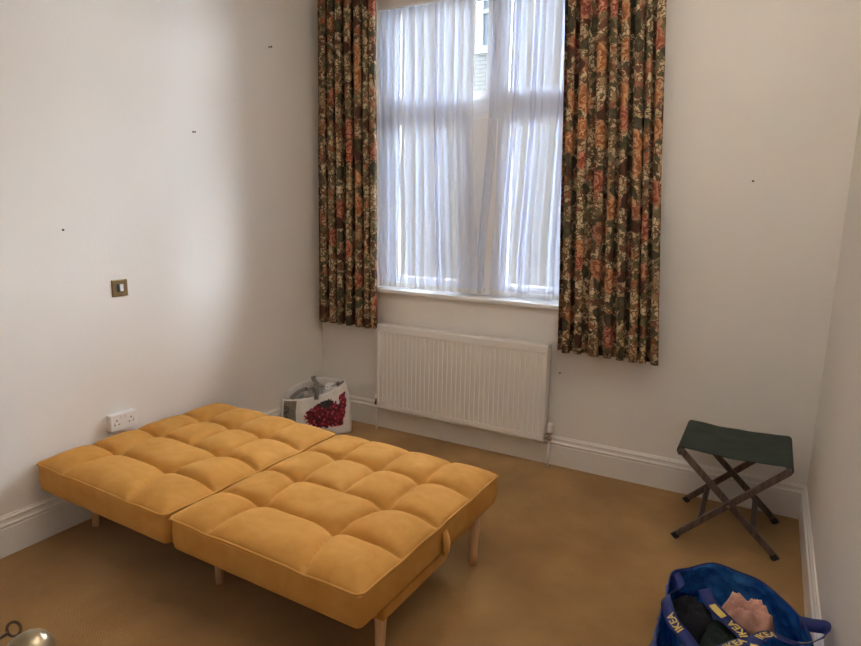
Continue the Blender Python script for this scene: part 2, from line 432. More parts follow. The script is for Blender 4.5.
# uplighter bowl added unseen above the frame as fill: lights the ceiling
LX, LY, LZ = 2.55, -1.80, 2.72
fill_light = thing('added_fill_pendant', 'added out-of-view fill light, a white bowl uplighter hung from the ceiling', 'fill_light', (LX, LY, H))
LP = [(0.02, 0.0), (0.10, 0.012), (0.17, 0.05), (0.215, 0.11), (0.23, 0.17), (0.226, 0.17), (0.21, 0.11), (0.165, 0.055), (0.10, 0.018), (0.0, 0.008)]
MB().lathe(LP, (LX, LY, LZ - 0.17), n=40).build('bowl', 'white_plastic', fill_light, smooth=True)
for k in range(3):
    a = 2 * math.pi * k / 3; MB().tube([(LX + 0.225 * math.cos(a), LY + 0.225 * math.sin(a), LZ - 0.005), (LX, LY, LZ + 0.25)], 0.0015, 6).build('wire', 'chrome', fill_light)
MB().tube([(LX, LY, LZ + 0.24), (LX, LY, H)], 0.004, 8).build('flex', 'white_plastic', fill_light)
MB().lathe([(0.05, 0), (0.05, 0.01), (0.02, 0.03)], (LX, LY, H), (0, 0, -1), 20).build('ceiling_rose', 'white_plastic', fill_light)
bl = bpy.data.lights.new('fill_bulb', 'POINT'); bl.energy = FILL_POWER; bl.color = (1.0, 0.95, 0.88); bl.shadow_soft_size = 0.05
bo = bpy.data.objects.new('fill_bulb', bl); link(bo, fill_light); bo.location = (0, 0, LZ - 0.07 - H)

# moulded skirting boards: (distance from wall, height)
PROF = [(0.0, 0.0), (0.018, 0.0), (0.018, 0.128), (0.0155, 0.131), (0.0155, 0.137), (0.0205, 0.140), (0.0215, 0.145), (0.0195, 0.149),
        (0.0150, 0.152), (0.0125, 0.160), (0.0125, 0.168), (0.0145, 0.171), (0.0135, 0.176), (0.0085, 0.181), (0.0065, HB), (0.0, HB)]
def skirting(name, p0, p1, nrm):
    m = MB(); n = len(PROF); vs = []
    for p in (p0, p1):
        for d, h in PROF: vs.append((p[0] + nrm[0] * d, p[1] + nrm[1] * d, h))
    fs = [(i, (i + 1) % n, n + (i + 1) % n, n + i) for i in range(n)] + [tuple(range(n)), tuple(range(2 * n - 1, n - 1, -1))]
    m.add(vs, fs)
    return structure(m.build(name, 'skirting_gloss'))
skirting('baseboard_left', (0, YR), (0, 0), (1, 0))
skirting('baseboard_back', (0, 0), (W, 0), (0, -1))
skirting('baseboard_right', (W, YR), (W, 0), (-1, 0))

# ------------------------------------------------------------------ window
win = thing('window_1', 'white painted timber window of four lights behind the net curtains', 'window', (1.19, 0.14, WZ0), kind='structure')
Y0, Y1 = 0.11, 0.145
f = MB()
f.box((WX0, Y0, WZ0), (WX0 + 0.06, Y1, WZ1)); f.box((WX1 - 0.06, Y0, WZ0), (WX1, Y1, WZ1))
f.box((WX0 + 0.06, Y0, WZ0), (WX1 - 0.06, Y1, WZ0 + 0.06)); f.box((WX0 + 0.06, Y0, WZ1 - 0.05), (WX1 - 0.06, Y1, WZ1))
f.build('frame', 'window_gloss', win)
ZT0, ZT1 = 2.15, 2.245
MB().box((WX0 + 0.06, Y0 - 0.012, ZT0), (WX1 - 0.06, Y1, ZT1)).build('transom', 'window_gloss', win, bevel=0.006)
mu = MB().box((1.10, Y0 - 0.02, WZ0 + 0.03), (1.36, Y1 + 0.002, ZT0)); mu.build('mullion', 'window_gloss', win, bevel=0.006)
MB().box((1.135, Y0 - 0.03, WZ0 + 0.03), (1.325, Y0 - 0.02, ZT0 - 0.03)).build('mullion_panel', 'window_gloss', win, bevel=0.006)
MB().box((1.265, Y0, ZT1), (1.325, Y1, WZ1 - 0.05)).build('mullion', 'window_gloss', win, bevel=0.004)
def sash(x0, x1, z0, z1, handle=None):
    s = MB(); e = 0.045
    s.box((x0, Y0 + 0.008, z0), (x0 + e, Y1 - 0.008, z1)); s.box((x1 - e, Y0 + 0.008, z0), (x1, Y1 - 0.008, z1))
    s.box((x0 + e, Y0 + 0.008, z0), (x1 - e, Y1 - 0.008, z0 + e)); s.box((x0 + e, Y0 + 0.008, z1 - e), (x1 - e, Y1 - 0.008, z1))
    so = s.build('sash', 'window_gloss', win)
    g = MB().box((x0 + e, 0.124, z0 + e), (x1 - e, 0.128, z1 - e)).build('pane', 'window_glass', so)
    if handle is not None:
        h = MB(); h.box((handle - 0.012, Y0 - 0.004, 1.52), (handle + 0.012, Y0 + 0.012, 1.60))
        h.tube([(handle, Y0 - 0.02, 1.58), (handle, Y0 - 0.03, 1.55), (handle - 0.01, Y0 - 0.03, 1.46)], 0.007, 8)
        h.build('handle', 'brass', so, smooth=True)
sash(WX0 + 0.06, 1.10, WZ0 + 0.06, ZT0, 1.075)
sash(1.36, WX1 - 0.06, WZ0 + 0.06, ZT0)
sash(WX0 + 0.06, 1.265, ZT1, WZ1 - 0.05)
sash(1.325, WX1 - 0.06, ZT1, WZ1 - 0.05)
sl = MB(); sl.box((WX0 - 0.03, -0.035, 0.982), (WX1 + 0.03, 0.11, 1.010)); sl.build('sill', 'window_gloss', win, bevel=0.006)
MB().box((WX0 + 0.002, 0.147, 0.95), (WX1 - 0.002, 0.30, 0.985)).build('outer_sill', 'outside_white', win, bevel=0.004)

# ------------------------------------------------------------------ building across the light well, width and height shaped to admit sky light
ob = thing('neighbouring_building', 'white brick building seen faintly through the window and nets', 'building', (0, 8.0, -6.0))
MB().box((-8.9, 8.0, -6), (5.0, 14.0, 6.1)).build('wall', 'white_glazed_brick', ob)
for cx, z0, wh in ((-1.95, 4.46, 1.5), (-5.2, 4.46, 1.5), (1.3, 4.46, 1.5), (1.9, 0.4, 1.9)):
    fr_ = MB(); x0, x1, z1 = cx - 0.6, cx + 0.6, z0 + wh
    for a, b in [((x0, 7.9, z0), (x0 + .14, 8.02, z1)), ((x1 - .14, 7.9, z0), (x1, 8.02, z1)), ((x0 + .14, 7.9, z0), (x1 - .14, 8.02, z0 + .14)), ((x0 + .14, 7.9, z1 - .14), (x1 - .14, 8.02, z1)),
                 ((x0 + .14, 7.91, z0 + wh * 0.5 - 0.04), (x1 - .14, 8.02, z0 + wh * 0.5 + 0.04))]: fr_.box(a, b)
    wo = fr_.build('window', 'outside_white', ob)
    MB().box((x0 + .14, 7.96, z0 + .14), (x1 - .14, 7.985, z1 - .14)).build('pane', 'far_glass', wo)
gp = MB().box((-90, T + 0.1, -6.2), (90, 120, -6.0)).build('ground', 'yard_paving'); structure(gp)

# ------------------------------------------------------------------ curtains
def fold_phase(nf, seed, lo=0.6, hi=1.5):
    rnd = random.Random(seed); ws = [rnd.uniform(lo, hi) for _ in range(nf)]; tot = sum(ws); b = [0]
    for w in ws: b.append(b[-1] + w / tot)
    amps = [rnd.uniform(0.7, 1.15) for _ in range(nf + 1)]
    def ph(s):
        for i in range(nf):
            if s <= b[i + 1] or i == nf - 1:
                t = (s - b[i]) / (b[i + 1] - b[i]); return i + t, lerp(amps[i], amps[i + 1], t)
    return ph
def curtain(name, parent, mat, xl, xr, yc, z0, z1, nf, amp, over, seed, nu=240, nv=50, lo=0.6, hi=1.5, hang=0.0, smoothv=True, botwave=0.006, ampz=None):
    """xl, xr: functions of height fraction (0 bottom .. 1 top) giving the edges"""
    ph = fold_phase(nf, seed, lo, hi); m = MB(); uvs = []
    # cloth length for the print
    L = [0.0]; pv = None
    for i in range(nu):
        s = i / (nu - 1); k, a = ph(s)
        q = Vector((lerp(xl(0.4), xr(0.4), s) - over * math.sin(4 * math.pi * k), amp * a * math.sin(2 * math.pi * k)))
        if pv is not None: L.append(L[-1] + (q - pv).length)
        pv = q
    def fn(i, j):
        s = i / (nu - 1); t = j / (nv - 1); k, a = ph(s)
        sway = 0.12 * noise.noise(Vector((s * 4 + seed, t * 1.6, 3.1))) + 0.05 * noise.noise(Vector((s * 11 + seed, t * 3.0, 9.1)))
        kk = k + sway
        av = amp * a * (1.0 if ampz is None else ampz(t))
        x = lerp(xl(t), xr(t), s) - over * math.sin(4 * math.pi * kk)
        y = yc + av * math.sin(2 * math.pi * kk) + 0.012 * noise.noise(Vector((s * 3 + seed, t * 2, 1.7)))
        zb = z0 + botwave * noise.noise(Vector((s * 7 + seed, 0.3, 5))) - hang * s
        uvs.append((L[i] + seed * 0.37, lerp(zb, z1, t)))
        return (x, y, lerp(zb, z1, t))
    m.grid(fn, nu, nv); m.uv = uvs
    return m.build(name, mat, parent, smooth=True, fix=False)

cl = thing('floral_curtain', 'floral lined curtain gathered at the left of the window, beside the corner', 'curtain', (0.31, -0.09, 0.74), group='floral curtains')
o = curtain('drape', cl, 'floral_print', lambda t: 0.062 + 0.03 * t, lambda t: 0.560 - 0.015 * t, -0.105, 0.745, 3.02, 7, 0.044, 0.013, 3, lo=0.7, hi=1.4)
sd = o.modifiers.new('thickness', 'SOLIDIFY'); sd.thickness = 0.003
cr = thing('floral_curtain', 'floral lined curtain hanging at the right of the window, wider and flared', 'curtain', (2.1, -0.09, 0.74), group='floral curtains')
o = curtain('drape', cr, 'floral_print', lambda t: 1.850 - 0.092 * t - 0.012 * (1 - t) ** 4, lambda t: 2.402 - 0.145 * t, -0.105, 0.752, 3.02, 8, 0.042, 0.012, 11, lo=0.4, hi=1.7)
sd = o.modifiers.new('thickness', 'SOLIDIFY'); sd.thickness = 0.003
rail = thing('curtain_rail', 'white curtain rail above the window', 'curtain rail', (1.2, -0.09, 3.04))
MB().tube([(0.03, -0.09, 3.035), (2.5, -0.09, 3.035)], 0.014, 12).build('rail', 'track_white', rail, smooth=True)
for x in (0.2, 1.2, 2.35): MB().box((x - 0.012, -0.09, 3.025), (x + 0.012, 0.0, 3.045)).build('bracket', 'track_white', rail)

def nets(label, xl, xr, nf, seed, zt, yc):
    n = thing('net_curtain', label, 'net curtain', (xl(0), yc, 1.03), group='net curtains')
    curtain('net', n, 'net_voile', xl, xr, yc, 1.055, zt, nf, 0.013, 0.011, seed, nu=300, nv=40, botwave=0.004, lo=0.4, hi=1.7)
    curtain('hem', n, 'net_hem', lambda t: xl(0), lambda t: xr(0), yc, 1.022, 1.056, nf, 0.013, 0.011, seed, nu=300, nv=3, botwave=0.004, lo=0.4, hi=1.7)
nets('white net curtain on the left half of the window', lambda t: 0.495, lambda t: 1.245 - 0.075 * smooth01(t * 1.4), 11, 5, 2.808, 0.030)
nets('white net curtain on the right half of the window', lambda t: 1.215 + 0.055 * smooth01(t * 1.5), lambda t: 1.885, 10, 8, 2.808, 0.068)
bd = MB().box((WX0, 0.006, 2.812), (WX1, 0.018, WZ1)).build('trim_1', 'wall_paint'); structure(bd)
nr = MB().tube([(WX0 + 0.002, 0.049, 2.803), (WX1 - 0.002, 0.049, 2.803)], 0.005, 8).build('net_rod', 'track_white', smooth=True)
tag(nr, 'thin white rod carrying the net curtains across the window head', 'curtain rod')

# ------------------------------------------------------------------ radiator
RX0, RX1, RZ0, RZ1 = 0.555, 1.780, 0.173, 0.774
rad = thing('radiator', 'cream panel radiator with vertical flutes under the window sill', 'radiator', (1.16, -0.07, RZ0))
def radiator_front():
    m = MB(); nr_ = 36; x0, x1 = RX0 + 0.012, RX1 - 0.012; pitch = (x1 - x0) / nr_
    xs = [(RX0, 0.006), (RX0 + 0.003, 0.0015), (RX0 + 0.008, 0)]
    cols = [(a, b, 0) for a, b in xs]
    for k in range(nr_):
        b = x0 + k * pitch
        for fr2, d in ((0.16, 0), (0.32, 1), (0.68, 1), (0.84, 0)): cols.append((b + fr2 * pitch, 0, d))
    cols += [(RX1 - 0.008, 0, 0), (RX1 - 0.003, 0.0015, 0), (RX1, 0.006, 0)]
    zs = [(RZ0, 0.006, 0), (RZ0 + 0.003, 0.0015, 0), (RZ0 + 0.008, 0, 0), (RZ0 + 0.036, 0, 0), (RZ0 + 0.046, 0, 1), (RZ1 - 0.058, 0, 1), (RZ1 - 0.046, 0, 0),
          (RZ1 - 0.008, 0, 0), (RZ1 - 0.003, 0.0015, 0), (RZ1, 0.006, 0)]
    YF = -0.108
    def fn(i, j):
        x, e, d = cols[i]; z, e2, d2 = zs[j]; return (x, YF + max(e, e2) + 0.0125 * d * d2, z)
    m.grid(fn, len(cols), len(zs))
    o = m.build('front_panel', 'radiator_enamel', rad, fix=False)
    for p in o.data.polygons: p.flip()
    return o
radiator_front()
MB().box((RX0, -0.102, RZ0), (RX1, -0.094, RZ1)).build('panel_back', 'radiator_enamel', rad)
MB().box((RX0, -0.052, RZ0), (RX1, -0.045, RZ1 - 0.01)).build('rear_panel', 'radiator_enamel', rad)
for x0 in (RX0, RX1 - 0.004):
    MB().box((x0, -0.101, RZ0 + 0.02), (x0 + 0.004, -0.045, RZ1)).build('side_panel', 'radiator_enamel', rad, bevel=0.001)
g = MB()
for a, b in ((-0.102, -0.096), (-0.051, -0.045)): g.box((RX0 + 0.002, a, RZ1 - 0.006), (RX1 - 0.002, b, RZ1 + 0.003))
k = RX0 + 0.012
while k < RX1 - 0.014:
    g.box((k, -0.097, RZ1 - 0.004), (k + 0.007, -0.050, RZ1 + 0.002)); k += 0.0145
g.build('top_grille', 'radiator_enamel', rad)
for x in (RX0 + 0.2, RX1 - 0.2): MB().box((x - 0.02, -0.046, RZ0 + 0.08), (x + 0.02, -0.001, RZ1 - 0.08)).build('wall_bracket', 'radiator_enamel', rad)
# valves and feed pipes
vx = RX0 - 0.018
v = MB(); v.tube([(vx, -0.075, 0.0), (vx, -0.075, RZ0 + 0.02)], 0.0075, 12); v.build('feed_pipe', 'valve_white', rad, smooth=True)
v = MB(); v.lathe([(0.012, 0), (0.015, 0.002), (0.015, 0.024), (0.011, 0.028), (0.011, 0.045)], (vx, -0.075, RZ0 + 0.012), n=12)
v.tube([(vx, -0.075, RZ0 + 0.034), (RX0 + 0.01, -0.075, RZ0 + 0.034)], 0.011, 10)
lv = v.build('valve_body', 'dark_metal', rad)
MB().lathe([(0.0135, 0), (0.0135, 0.022), (0.010, 0.027)], (vx, -0.075, RZ0 + 0.057), n=14).build('valve_cap', 'valve_white', lv)
vx = RX1 + 0.026
MB().tube([(vx, -0.075, 0.0), (vx, -0.075, RZ0 + 0.012)], 0.0085, 12).build('feed_pipe', 'valve_white', rad, smooth=True)
v = MB(); v.lathe([(0.013, 0), (0.017, 0.003), (0.017, 0.02), (0.0125, 0.024), (0.0125, 0.04), (0.019, 0.043), (0.019, 0.058)], (vx, -0.075, RZ0 + 0.002), n=14)
v.tube([(vx, -0.075, RZ0 + 0.032), (RX1 - 0.004, -0.075, RZ0 + 0.032)], 0.012, 10)
tv = v.build('valve_body', 'chrome', rad)
MB().lathe([(0.020, 0), (0.022, 0.004), (0.022, 0.046), (0.020, 0.053), (0.012, 0.056)], (vx, -0.075, RZ0 + 0.060), n=18).build('thermostat_head', 'valve_white', tv, smooth=False, bevel=0.001)

# ------------------------------------------------------------------ sofa bed
SB = thing('sofa_bed', 'mustard yellow velvet sofa bed folded flat with tufted cushions', 'sofa bed', (0.018, -2.112, 0.0), math.radians(-1.5))
SD = 1.052; ZP = 0.378; ZB = 0.248
def cushion(x0, x1, name):
    w = x1 - x0; nu, nv = 133, 145
    rows = [0.0, 0.245 * SD / 1.05, 0.49 * SD / 1.05, 0.765 * SD / 1.05, SD]
    def seams(u, v):
        """cell boundaries in u at depth v"""
        if v < rows[2]:
            t = v / rows[1] if v < rows[1] else 2 - (v / rows[1]) if False else (rows[2] - v) / (rows[2] - rows[1])
            a = lerp(0.235, 0.275, t) * w; b = lerp(0.745, 0.675, t) * w
            return [0, a, b, w]
        return [0, 0.24 * w, 0.49 * w, 0.74 * w, w]
    def height(u, v):
        bs = seams(u, v)
        k = 0
        while k < len(bs) - 2 and u > bs[k + 1]: k += 1
        r = 0
        while r < 3 and v > rows[r + 1]: r += 1
        a, b = bs[k], bs[k + 1]; c, d = rows[r], rows[r + 1]
        def dome(p, lo, hi, first, last):
            dl = p - lo; dr = hi - p
            gl = 1 - math.exp(-dl / (0.050 if first else 0.026)); gr = 1 - math.exp(-dr / (0.050 if last else 0.026))
            return gl * gr
        fx = dome(u, a, b, k == 0, k == len(bs) - 2); fy = dome(v, c, d, r == 0, r == 3)
        base = (fx * fy) ** 0.62
        # overall crown so that inner seams sit above the piping
        edge = min(u, w - u, v, SD - v)
        crown = 0.010 * smooth01(edge / 0.10)
        wr = 0.0016 * noise.noise(Vector((u * 26 + x0 * 7, v * 26, 0.0))) + 0.003 * noise.noise(Vector((u * 7 + x0 * 5, v * 7, 4.0)))
        h = crown + 0.050 * base * (0.92 + 0.16 * noise.noise(Vector((u * 3.1 + x0 * 3, v * 3.3, 8)))) + wr * smooth01(edge / 0.05)
        ds = min([abs(u - q) for q in bs[1:-1]] + [abs(v - q) for q in rows[1:4]])
        h -= 0.006 * math.exp(-ds / 0.007) * smooth01(edge / 0.03)
        # pinched points where seams cross
        best = 9
        for rr in rows[1:4]:
            for sx in seams(u, rr - 1e-4 if rr <= rows[2] else rr + 1e-4)[1:-1]:
                best = min(best, math.hypot(u - sx, v - rr))
        if rows[2] - 0.12 < v < rows[2] + 0.12:
            for sx in (0.235 * w, 0.74 * w): best = min(best, math.hypot(u - sx, v - rows[2]))
        h -= 0.018 * math.exp(-(best / 0.045) ** 2)
        return h
    def edge_dip(u, v):
        return 0.0
    us = [w * (0.5 - 0.5 * math.cos(math.pi * i / (nu - 1))) * 0.25 + w * i / (nu - 1) * 0.75 for i in range(nu)]
    vs_ = [SD * (0.5 - 0.5 * math.cos(math.pi * i / (nv - 1))) * 0.25 + SD * i / (nv - 1) * 0.75 for i in range(nv)]
    m = MB()
    m.grid(lambda i, j: (x0 + us[i], vs_[j], ZP + height(us[i], vs_[j])), nu, nv)
    # side band: rounded box outline, loops going down
    def outline(ins, rr=0.035, n=7):
        pts = []
        for cx, cy, a0 in ((w - rr, rr, -90), (w - rr, SD - rr, 0), (rr, SD - rr, 90), (rr, rr, 180)):
            for q in range(n):
                a = math.radians(a0 + 90 * q / (n - 1)); pts.append((x0 + cx + (rr - ins) * math.cos(a), cy + (rr - ins) * math.sin(a)))
        return pts
    loops = []
    for ins, z in ((0.030, ZP + 0.004), (0.004, ZP - 0.001), (0.0, ZP - 0.012), (-0.002, ZP - 0.05), (-0.001, ZB + 0.035), (0.004, ZB + 0.014), (0.014, ZB + 0.003), (0.03, ZB)):
        ring = []
        for i, (x, y) in enumerate(outline(ins)):
            ring.append((x, y, z))
        loops.append(ring)
    n = len(loops[0]); vv = [p for r in loops for p in r]; ff = []
    for j in range(len(loops) - 1):
        for i in range(n):
            k = (i + 1) % n; ff.append((j * n + i, j * n + k, (j + 1) * n + k, (j + 1) * n + i))
    ff.append(tuple((len(loops) - 1) * n + i for i in range(n)))
    m.add(vv, ff)
    co = m.build(name, 'mustard_velvet', SB, smooth=True, local=True)
    # piping along the top edge
    pts = []
    out = outline(0.0, 0.030, 6)
    dense = []
    for i in range(len(out)):
        a, b = Vector(out[i]), Vector(out[(i + 1) % len(out)]); l = (b - a).length; k = max(1, int(l / 0.02))
        for q in range(k): dense.append(a.lerp(b, q / k))
    for q in dense:
        dip = 0.0
        for sx in (0.235 * w, 0.745 * w):
            if q.y < 0.05: dip = max(dip, math.exp(-((q.x - x0 - sx) / 0.05) ** 2))
        for ry in rows[1:4]:
            if q.x > x0 + w - 0.05 or q.x < x0 + 0.05: dip = max(dip, math.exp(-((q.y - ry) / 0.05) ** 2))
        pts.append((q.x, q.y, ZP + 0.004 - 0.005 * dip))
    MB().tube(pts, 0.0048, 8, closed=True).build('piping', 'mustard_velvet', co, smooth=True, local=True)
    return co
cushion(0.0, 0.914, 'back_cushion')
seat = cushion(0.938, 1.858, 'seat_cushion')
fr_ = MB()
fr_.box((0.05, 0.18, 0.200), (0.10, 0.90, 0.252)); fr_.box((0.93, 0.15, 0.200), (0.985, 0.90, 0.252))
fr_.box((1.785, 0.155, 0.188), (1.840, 0.60, 0.236)); fr_.box((1.765, 0.135, 0.200), (1.815, 0.915, 0.252)); fr_.box((0.05, 0.20, 0.205), (1.78, 0.235, 0.250)); fr_.box((0.05, 0.83, 0.205), (1.78, 0.865, 0.250))
fr_.build('base_frame', 'mustard_velvet', SB, bevel=0.006, local=True)
for lx, ly, sx, sy in ((0.082, 0.205, -1, -1), (0.965, 0.205, 0, -1), (1.803, 0.185, 0, -1), (1.812, 0.905, 0.2, 0.0), (0.082, 0.86, -1, 1), (0.965, 0.86, 0, 1)):
    m = MB(); pts = []; rr = []
    for q in range(6):
        t = q / 5; pts.append((lx - 0.006 * sx * t, ly - 0.008 * sy * t, lerp(0.0, 0.235, t))); rr.append(lerp(0.0155, 0.0245, t))
    m.tube(pts, rr, 16); m.build('leg', 'beech', SB, smooth=True, local=True)
# pull loop in the right-hand edge seam
path = catmull([(x_, y_ - 0.025, z_) for x_, y_, z_ in ((1.860, 0.556, 0.352), (1.868, 0.552, 0.338), (1.875, 0.550, 0.312), (1.876, 0.553, 0.280), (1.870, 0.560, 0.256), (1.864, 0.568, 0.262), (1.865, 0.572, 0.29), (1.864, 0.566, 0.32), (1.858, 0.560, 0.348))], 30)
vs = []; fs = []; m = MB()
for i, q in enumerate(path):
    hw = 0.010 + 0.014 * math.sin(math.pi * min(1.0, max(0.0, (0.37 - q.z) / 0.125))) 
    vs += [(q.x, q.y - hw, q.z), (q.x + 0.003, q.y, q.z), (q.x, q.y + hw, q.z)]
for i in range(len(path) - 1):
    for c in (0, 1): fs.append((3 * i + c, 3 * i + c + 1, 3 * i + c + 4, 3 * i + c + 3))
m.add(vs, fs); o = m.build('pull_loop', 'mustard_velvet', SB, smooth=True, local=True, fix=False)
sd = o.modifiers.new('thickness', 'SOLIDIFY'); sd.thickness = 0.004

# ------------------------------------------------------------------ camp stool
ST = thing('folding_stool', 'folding stool with green canvas seat and dark wooden crossed legs', 'stool', (2.825, -0.325, 0.0))
ZS = 0.445
def bar(p0, p1, wid, thk, yaxis=(0, 1, 0)):
    """rectangular bar from p0 to p1; thickness along yaxis"""
    p0, p1 = Vector(p0), Vector(p1); d = (p1 - p0).normalized(); ya = Vector(yaxis); s = d.cross(ya).normalized()
    vs = []
    for p in (p0, p1):
        for a, b in ((-1, -1), (1, -1), (1, 1), (-1, 1)): vs.append(p + s * (a * wid / 2) + ya * (b * thk / 2))
    return MB().add(vs, [(0, 3, 2, 1), (4, 5, 6, 7), (0, 1, 5, 4), (1, 2, 6, 5), (2, 3, 7, 6), (3, 0, 4, 7)])
XL, XR = 2.600, 3.052
for y_out, y_in in ((-0.545, -0.522), (-0.112, -0.135)):
    for (xa, xb, y) in ((XR, 2.600, y_out), (XL, 3.054, y_in)):
        lg = bar((xb, y, 0.006), (xa, y, ZS), 0.031, 0.017); lo = lg.build('leg', 'dark_stain', ST, bevel=0.004)
        d = (Vector((xa, y, ZS)) - Vector((xb, y, 0.006))).normalized()
        bar(Vector((xb, y, 0.0)) + d * 0.012 - d * 0.004, Vector((xb, y, 0.004)) + d * 0.032, 0.034, 0.020).build('foot_cap', 'rubber', lo, bevel=0.004)
    yb = y_out - 0.012 if y_out < -0.3 else y_out + 0.012
    dr = -1 if y_out < -0.3 else 1
    MB().lathe([(0.0075, 0), (0.0075, 0.003), (0.004, 0.005)], ((2.606 + 3.052) / 2, y_out + dr * 0.008, ZS / 2), (0, dr, 0), 12).build('pivot_bolt', 'chrome', ST)
for x in (XL, XR):
    MB().tube([(x, -0.560, ZS), (x, -0.082, ZS)], 0.0125, 12).build('seat_rail', 'dark_stain', ST)
# lower stretchers between the front and rear frames
zz = 0.105; t = zz / ZS
xs1 = lerp(2.606, XR, t); xs2 = lerp(3.048, XL, t)
bar((xs1, -0.535, zz), (xs1, -0.118, zz), 0.026, 0.015, (0.55, 0, 0.83)).build('stretcher', 'dark_stain', ST, bevel=0.003)
bar((xs2, -0.512, zz), (xs2, -0.141, zz), 0.026, 0.015, (-0.55, 0, 0.83)).build('stretcher', 'dark_stain', ST, bevel=0.003)
# canvas: wraps round both rails and sags a little between them
m = MB(); nv = 30; sec = []
for a in (-200, -160, -120, -80, -40, 0): pass
def canvas_section(t):
    """t across 0..1 : closed strip around the left rail, over the seat, round the right rail"""
    pts = []
    r = 0.0165
    for q in range(10):
        a = math.radians(300 - 190 * q / 9); pts.append((XL + r * math.cos(a), ZS + r * math.sin(a)))
    for q in range(1, 26):
        s = q / 26; pts.append((lerp(XL + r * math.cos(math.radians(110)), XR + r * math.cos(math.radians(70)), s), ZS + r * 0.94 + 0.006 * math.sin(math.pi * s) ** 0.5 - 0.016 * math.sin(math.pi * s) + 0.003 * noise.noise(Vector((s * 5, t * 6, 2)))))
    for q in range(10):
        a = math.radians(70 - 190 * q / 9); pts.append((XR + r * math.cos(a), ZS + r * math.sin(a)))
    return pts
rows_ = []
for j in range(nv):
    t = j / (nv - 1); y = lerp(-0.528, -0.086, t)
    rows_.append([(x, y + 0.0, z) for x, z in canvas_section(t)])
m.grid(lambda i, j: rows_[j][i], len(rows_[0]), nv)
o = m.build('canvas_seat', 'green_canvas', ST, smooth=True, fix=False)
sd = o.modifiers.new('thickness', 'SOLIDIFY'); sd.thickness = 0.003; sd.offset = 1

# ------------------------------------------------------------------ wall fittings
so = thing('double_socket', 'white double power socket on the left wall above the sofa bed', 'socket', (0.0, -1.672, 0.4155))
MB().box((0.0, -1.743, 0.417), (0.030, -1.601, 0.500)).build('back_box', 'white_plastic', so, bevel=0.004)
MB().box((0.030, -1.745, 0.415), (0.040, -1.599, 0.502)).build('faceplate', 'white_plastic', so, bevel=0.004)
for c in (-1.712, -1.632):
    for dy, z, hw, hh in ((0, 0.470, 0.0028, 0.005), (-0.0115, 0.449, 0.0042, 0.0025), (0.0115, 0.449, 0.0042, 0.0025)):
        MB().box((0.0398, c + dy - hw, z - hh), (0.0405, c + dy + hw, z + hh)).build('pin_hole', 'hole_black', so)
for c in (-1.683, -1.661):
    MB().add([(0.0398, c - .007, .470), (0.0398, c + .007, .470), (0.0398, c + .007, .494), (0.0398, c - .007, .494), (0.0410, c - .007, .470), (0.0410, c + .007, .470), (0.0445, c + .007, .494), (0.0445, c - .007, .494)],
             [(0, 3, 2, 1), (4, 5, 6, 7), (0, 1, 5, 4), (1, 2, 6, 5), (2, 3, 7, 6), (3, 0, 4, 7)]).build('rocker_switch', 'white_plastic', so, bevel=0.001)
for c in (-1.727, -1.617): MB().lathe([(0.003, 0), (0.003, 0.0008)], (0.0398, c, 0.4585), (1, 0, 0), 10).build('screw', 'chrome', so)

sw = thing('light_switch', 'square brass switch plate on the left wall above the sofa bed', 'switch', (0.0, -1.6144, 1.0998))
MB().box((0.0, -1.6574, 1.0998), (0.007, -1.5714, 1.1858)).build('plate', 'aged_brass', sw, bevel=0.003)
MB().box((0.0065, -1.6320, 1.124), (0.0085, -1.5960, 1.164)).build('surround', 'hole_black', sw)
MB().box((0.008, -1.6170, 1.126), (0.0115, -1.5985, 1.162)).build('rocker', 'white_plastic', sw, bevel=0.001)
MB().box((0.008, -1.6305, 1.128), (0.0095, -1.6185, 1.160)).build('indicator', 'hole_black', sw)

def screw(label, base, nrm, r=0.0035, ln=0.016):
    o = thing('wall_screw', label, 'screw', base, group='screws left in the walls')
    MB().lathe([(0.0022, 0), (0.0022, ln - 0.003), (r, ln - 0.002), (r, ln)], base, nrm, 10).build('shank', 'dark_metal', o)
    a = Vector(base) + Vector(nrm) * 0.0005
    MB().lathe([(0.0055, 0), (0.0055, 0.0015), (0.003, 0.002)], base, nrm, 10).build('plug', 'dark_metal', o)
screw('dark screw high on the left wall, close to the curtain', (0, -0.481, 2.534), (1, 0, 0), 0.006, 0.022)
screw('dark screw on the left wall, the middle one of three', (0, -1.101, 1.959), (1, 0, 0), 0.005, 0.018)
screw('tiny dark screw on the left wall above and left of the brass switch', (0, -1.873, 1.441), (1, 0, 0), 0.003, 0.008)
screw('dark screw in the back wall right of the right curtain', (2.76, 0, 1.731), (0, -1, 0), 0.005, 0.018)
screw('tiny dark screw in the back wall right of the radiator', (1.828, 0, 0.592), (0, -1, 0), 0.004, 0.01)

# ------------------------------------------------------------------ door leaf with knob, and the key in its lock
ang = math.radians(10); ld = Vector((math.cos(ang), math.sin(ang), 0)); ln_ = Vector((-math.sin(ang), math.cos(ang), 0))
face = Vector((2.057, -3.244, 0.964)); edge = face + ld * 0.040
WD = 0.86; hinge = edge - ld * WD
door = thing('door_1', 'white panelled door leaf with a brass knob, only its knob in view at lower left', 'door', (hinge.x, hinge.y, 0), kind='structure')
def dbox(a0, a1, d0, d1, z0, z1, name, mat, parent, bevel=0.0):
    m = MB(); vs = []
    for z in (z0, z1):
        for a, d in ((a0, d0), (a1, d0), (a1, d1), (a0, d1)):
            q = hinge + ld * a + ln_ * d; vs.append((q.x, q.y, z))
    m.add(vs, [(0, 3, 2, 1), (4, 5, 6, 7), (0, 1, 5, 4), (1, 2, 6, 5), (2, 3, 7, 6), (3, 0, 4, 7)])
    return m.build(name, mat, parent, bevel=bevel)
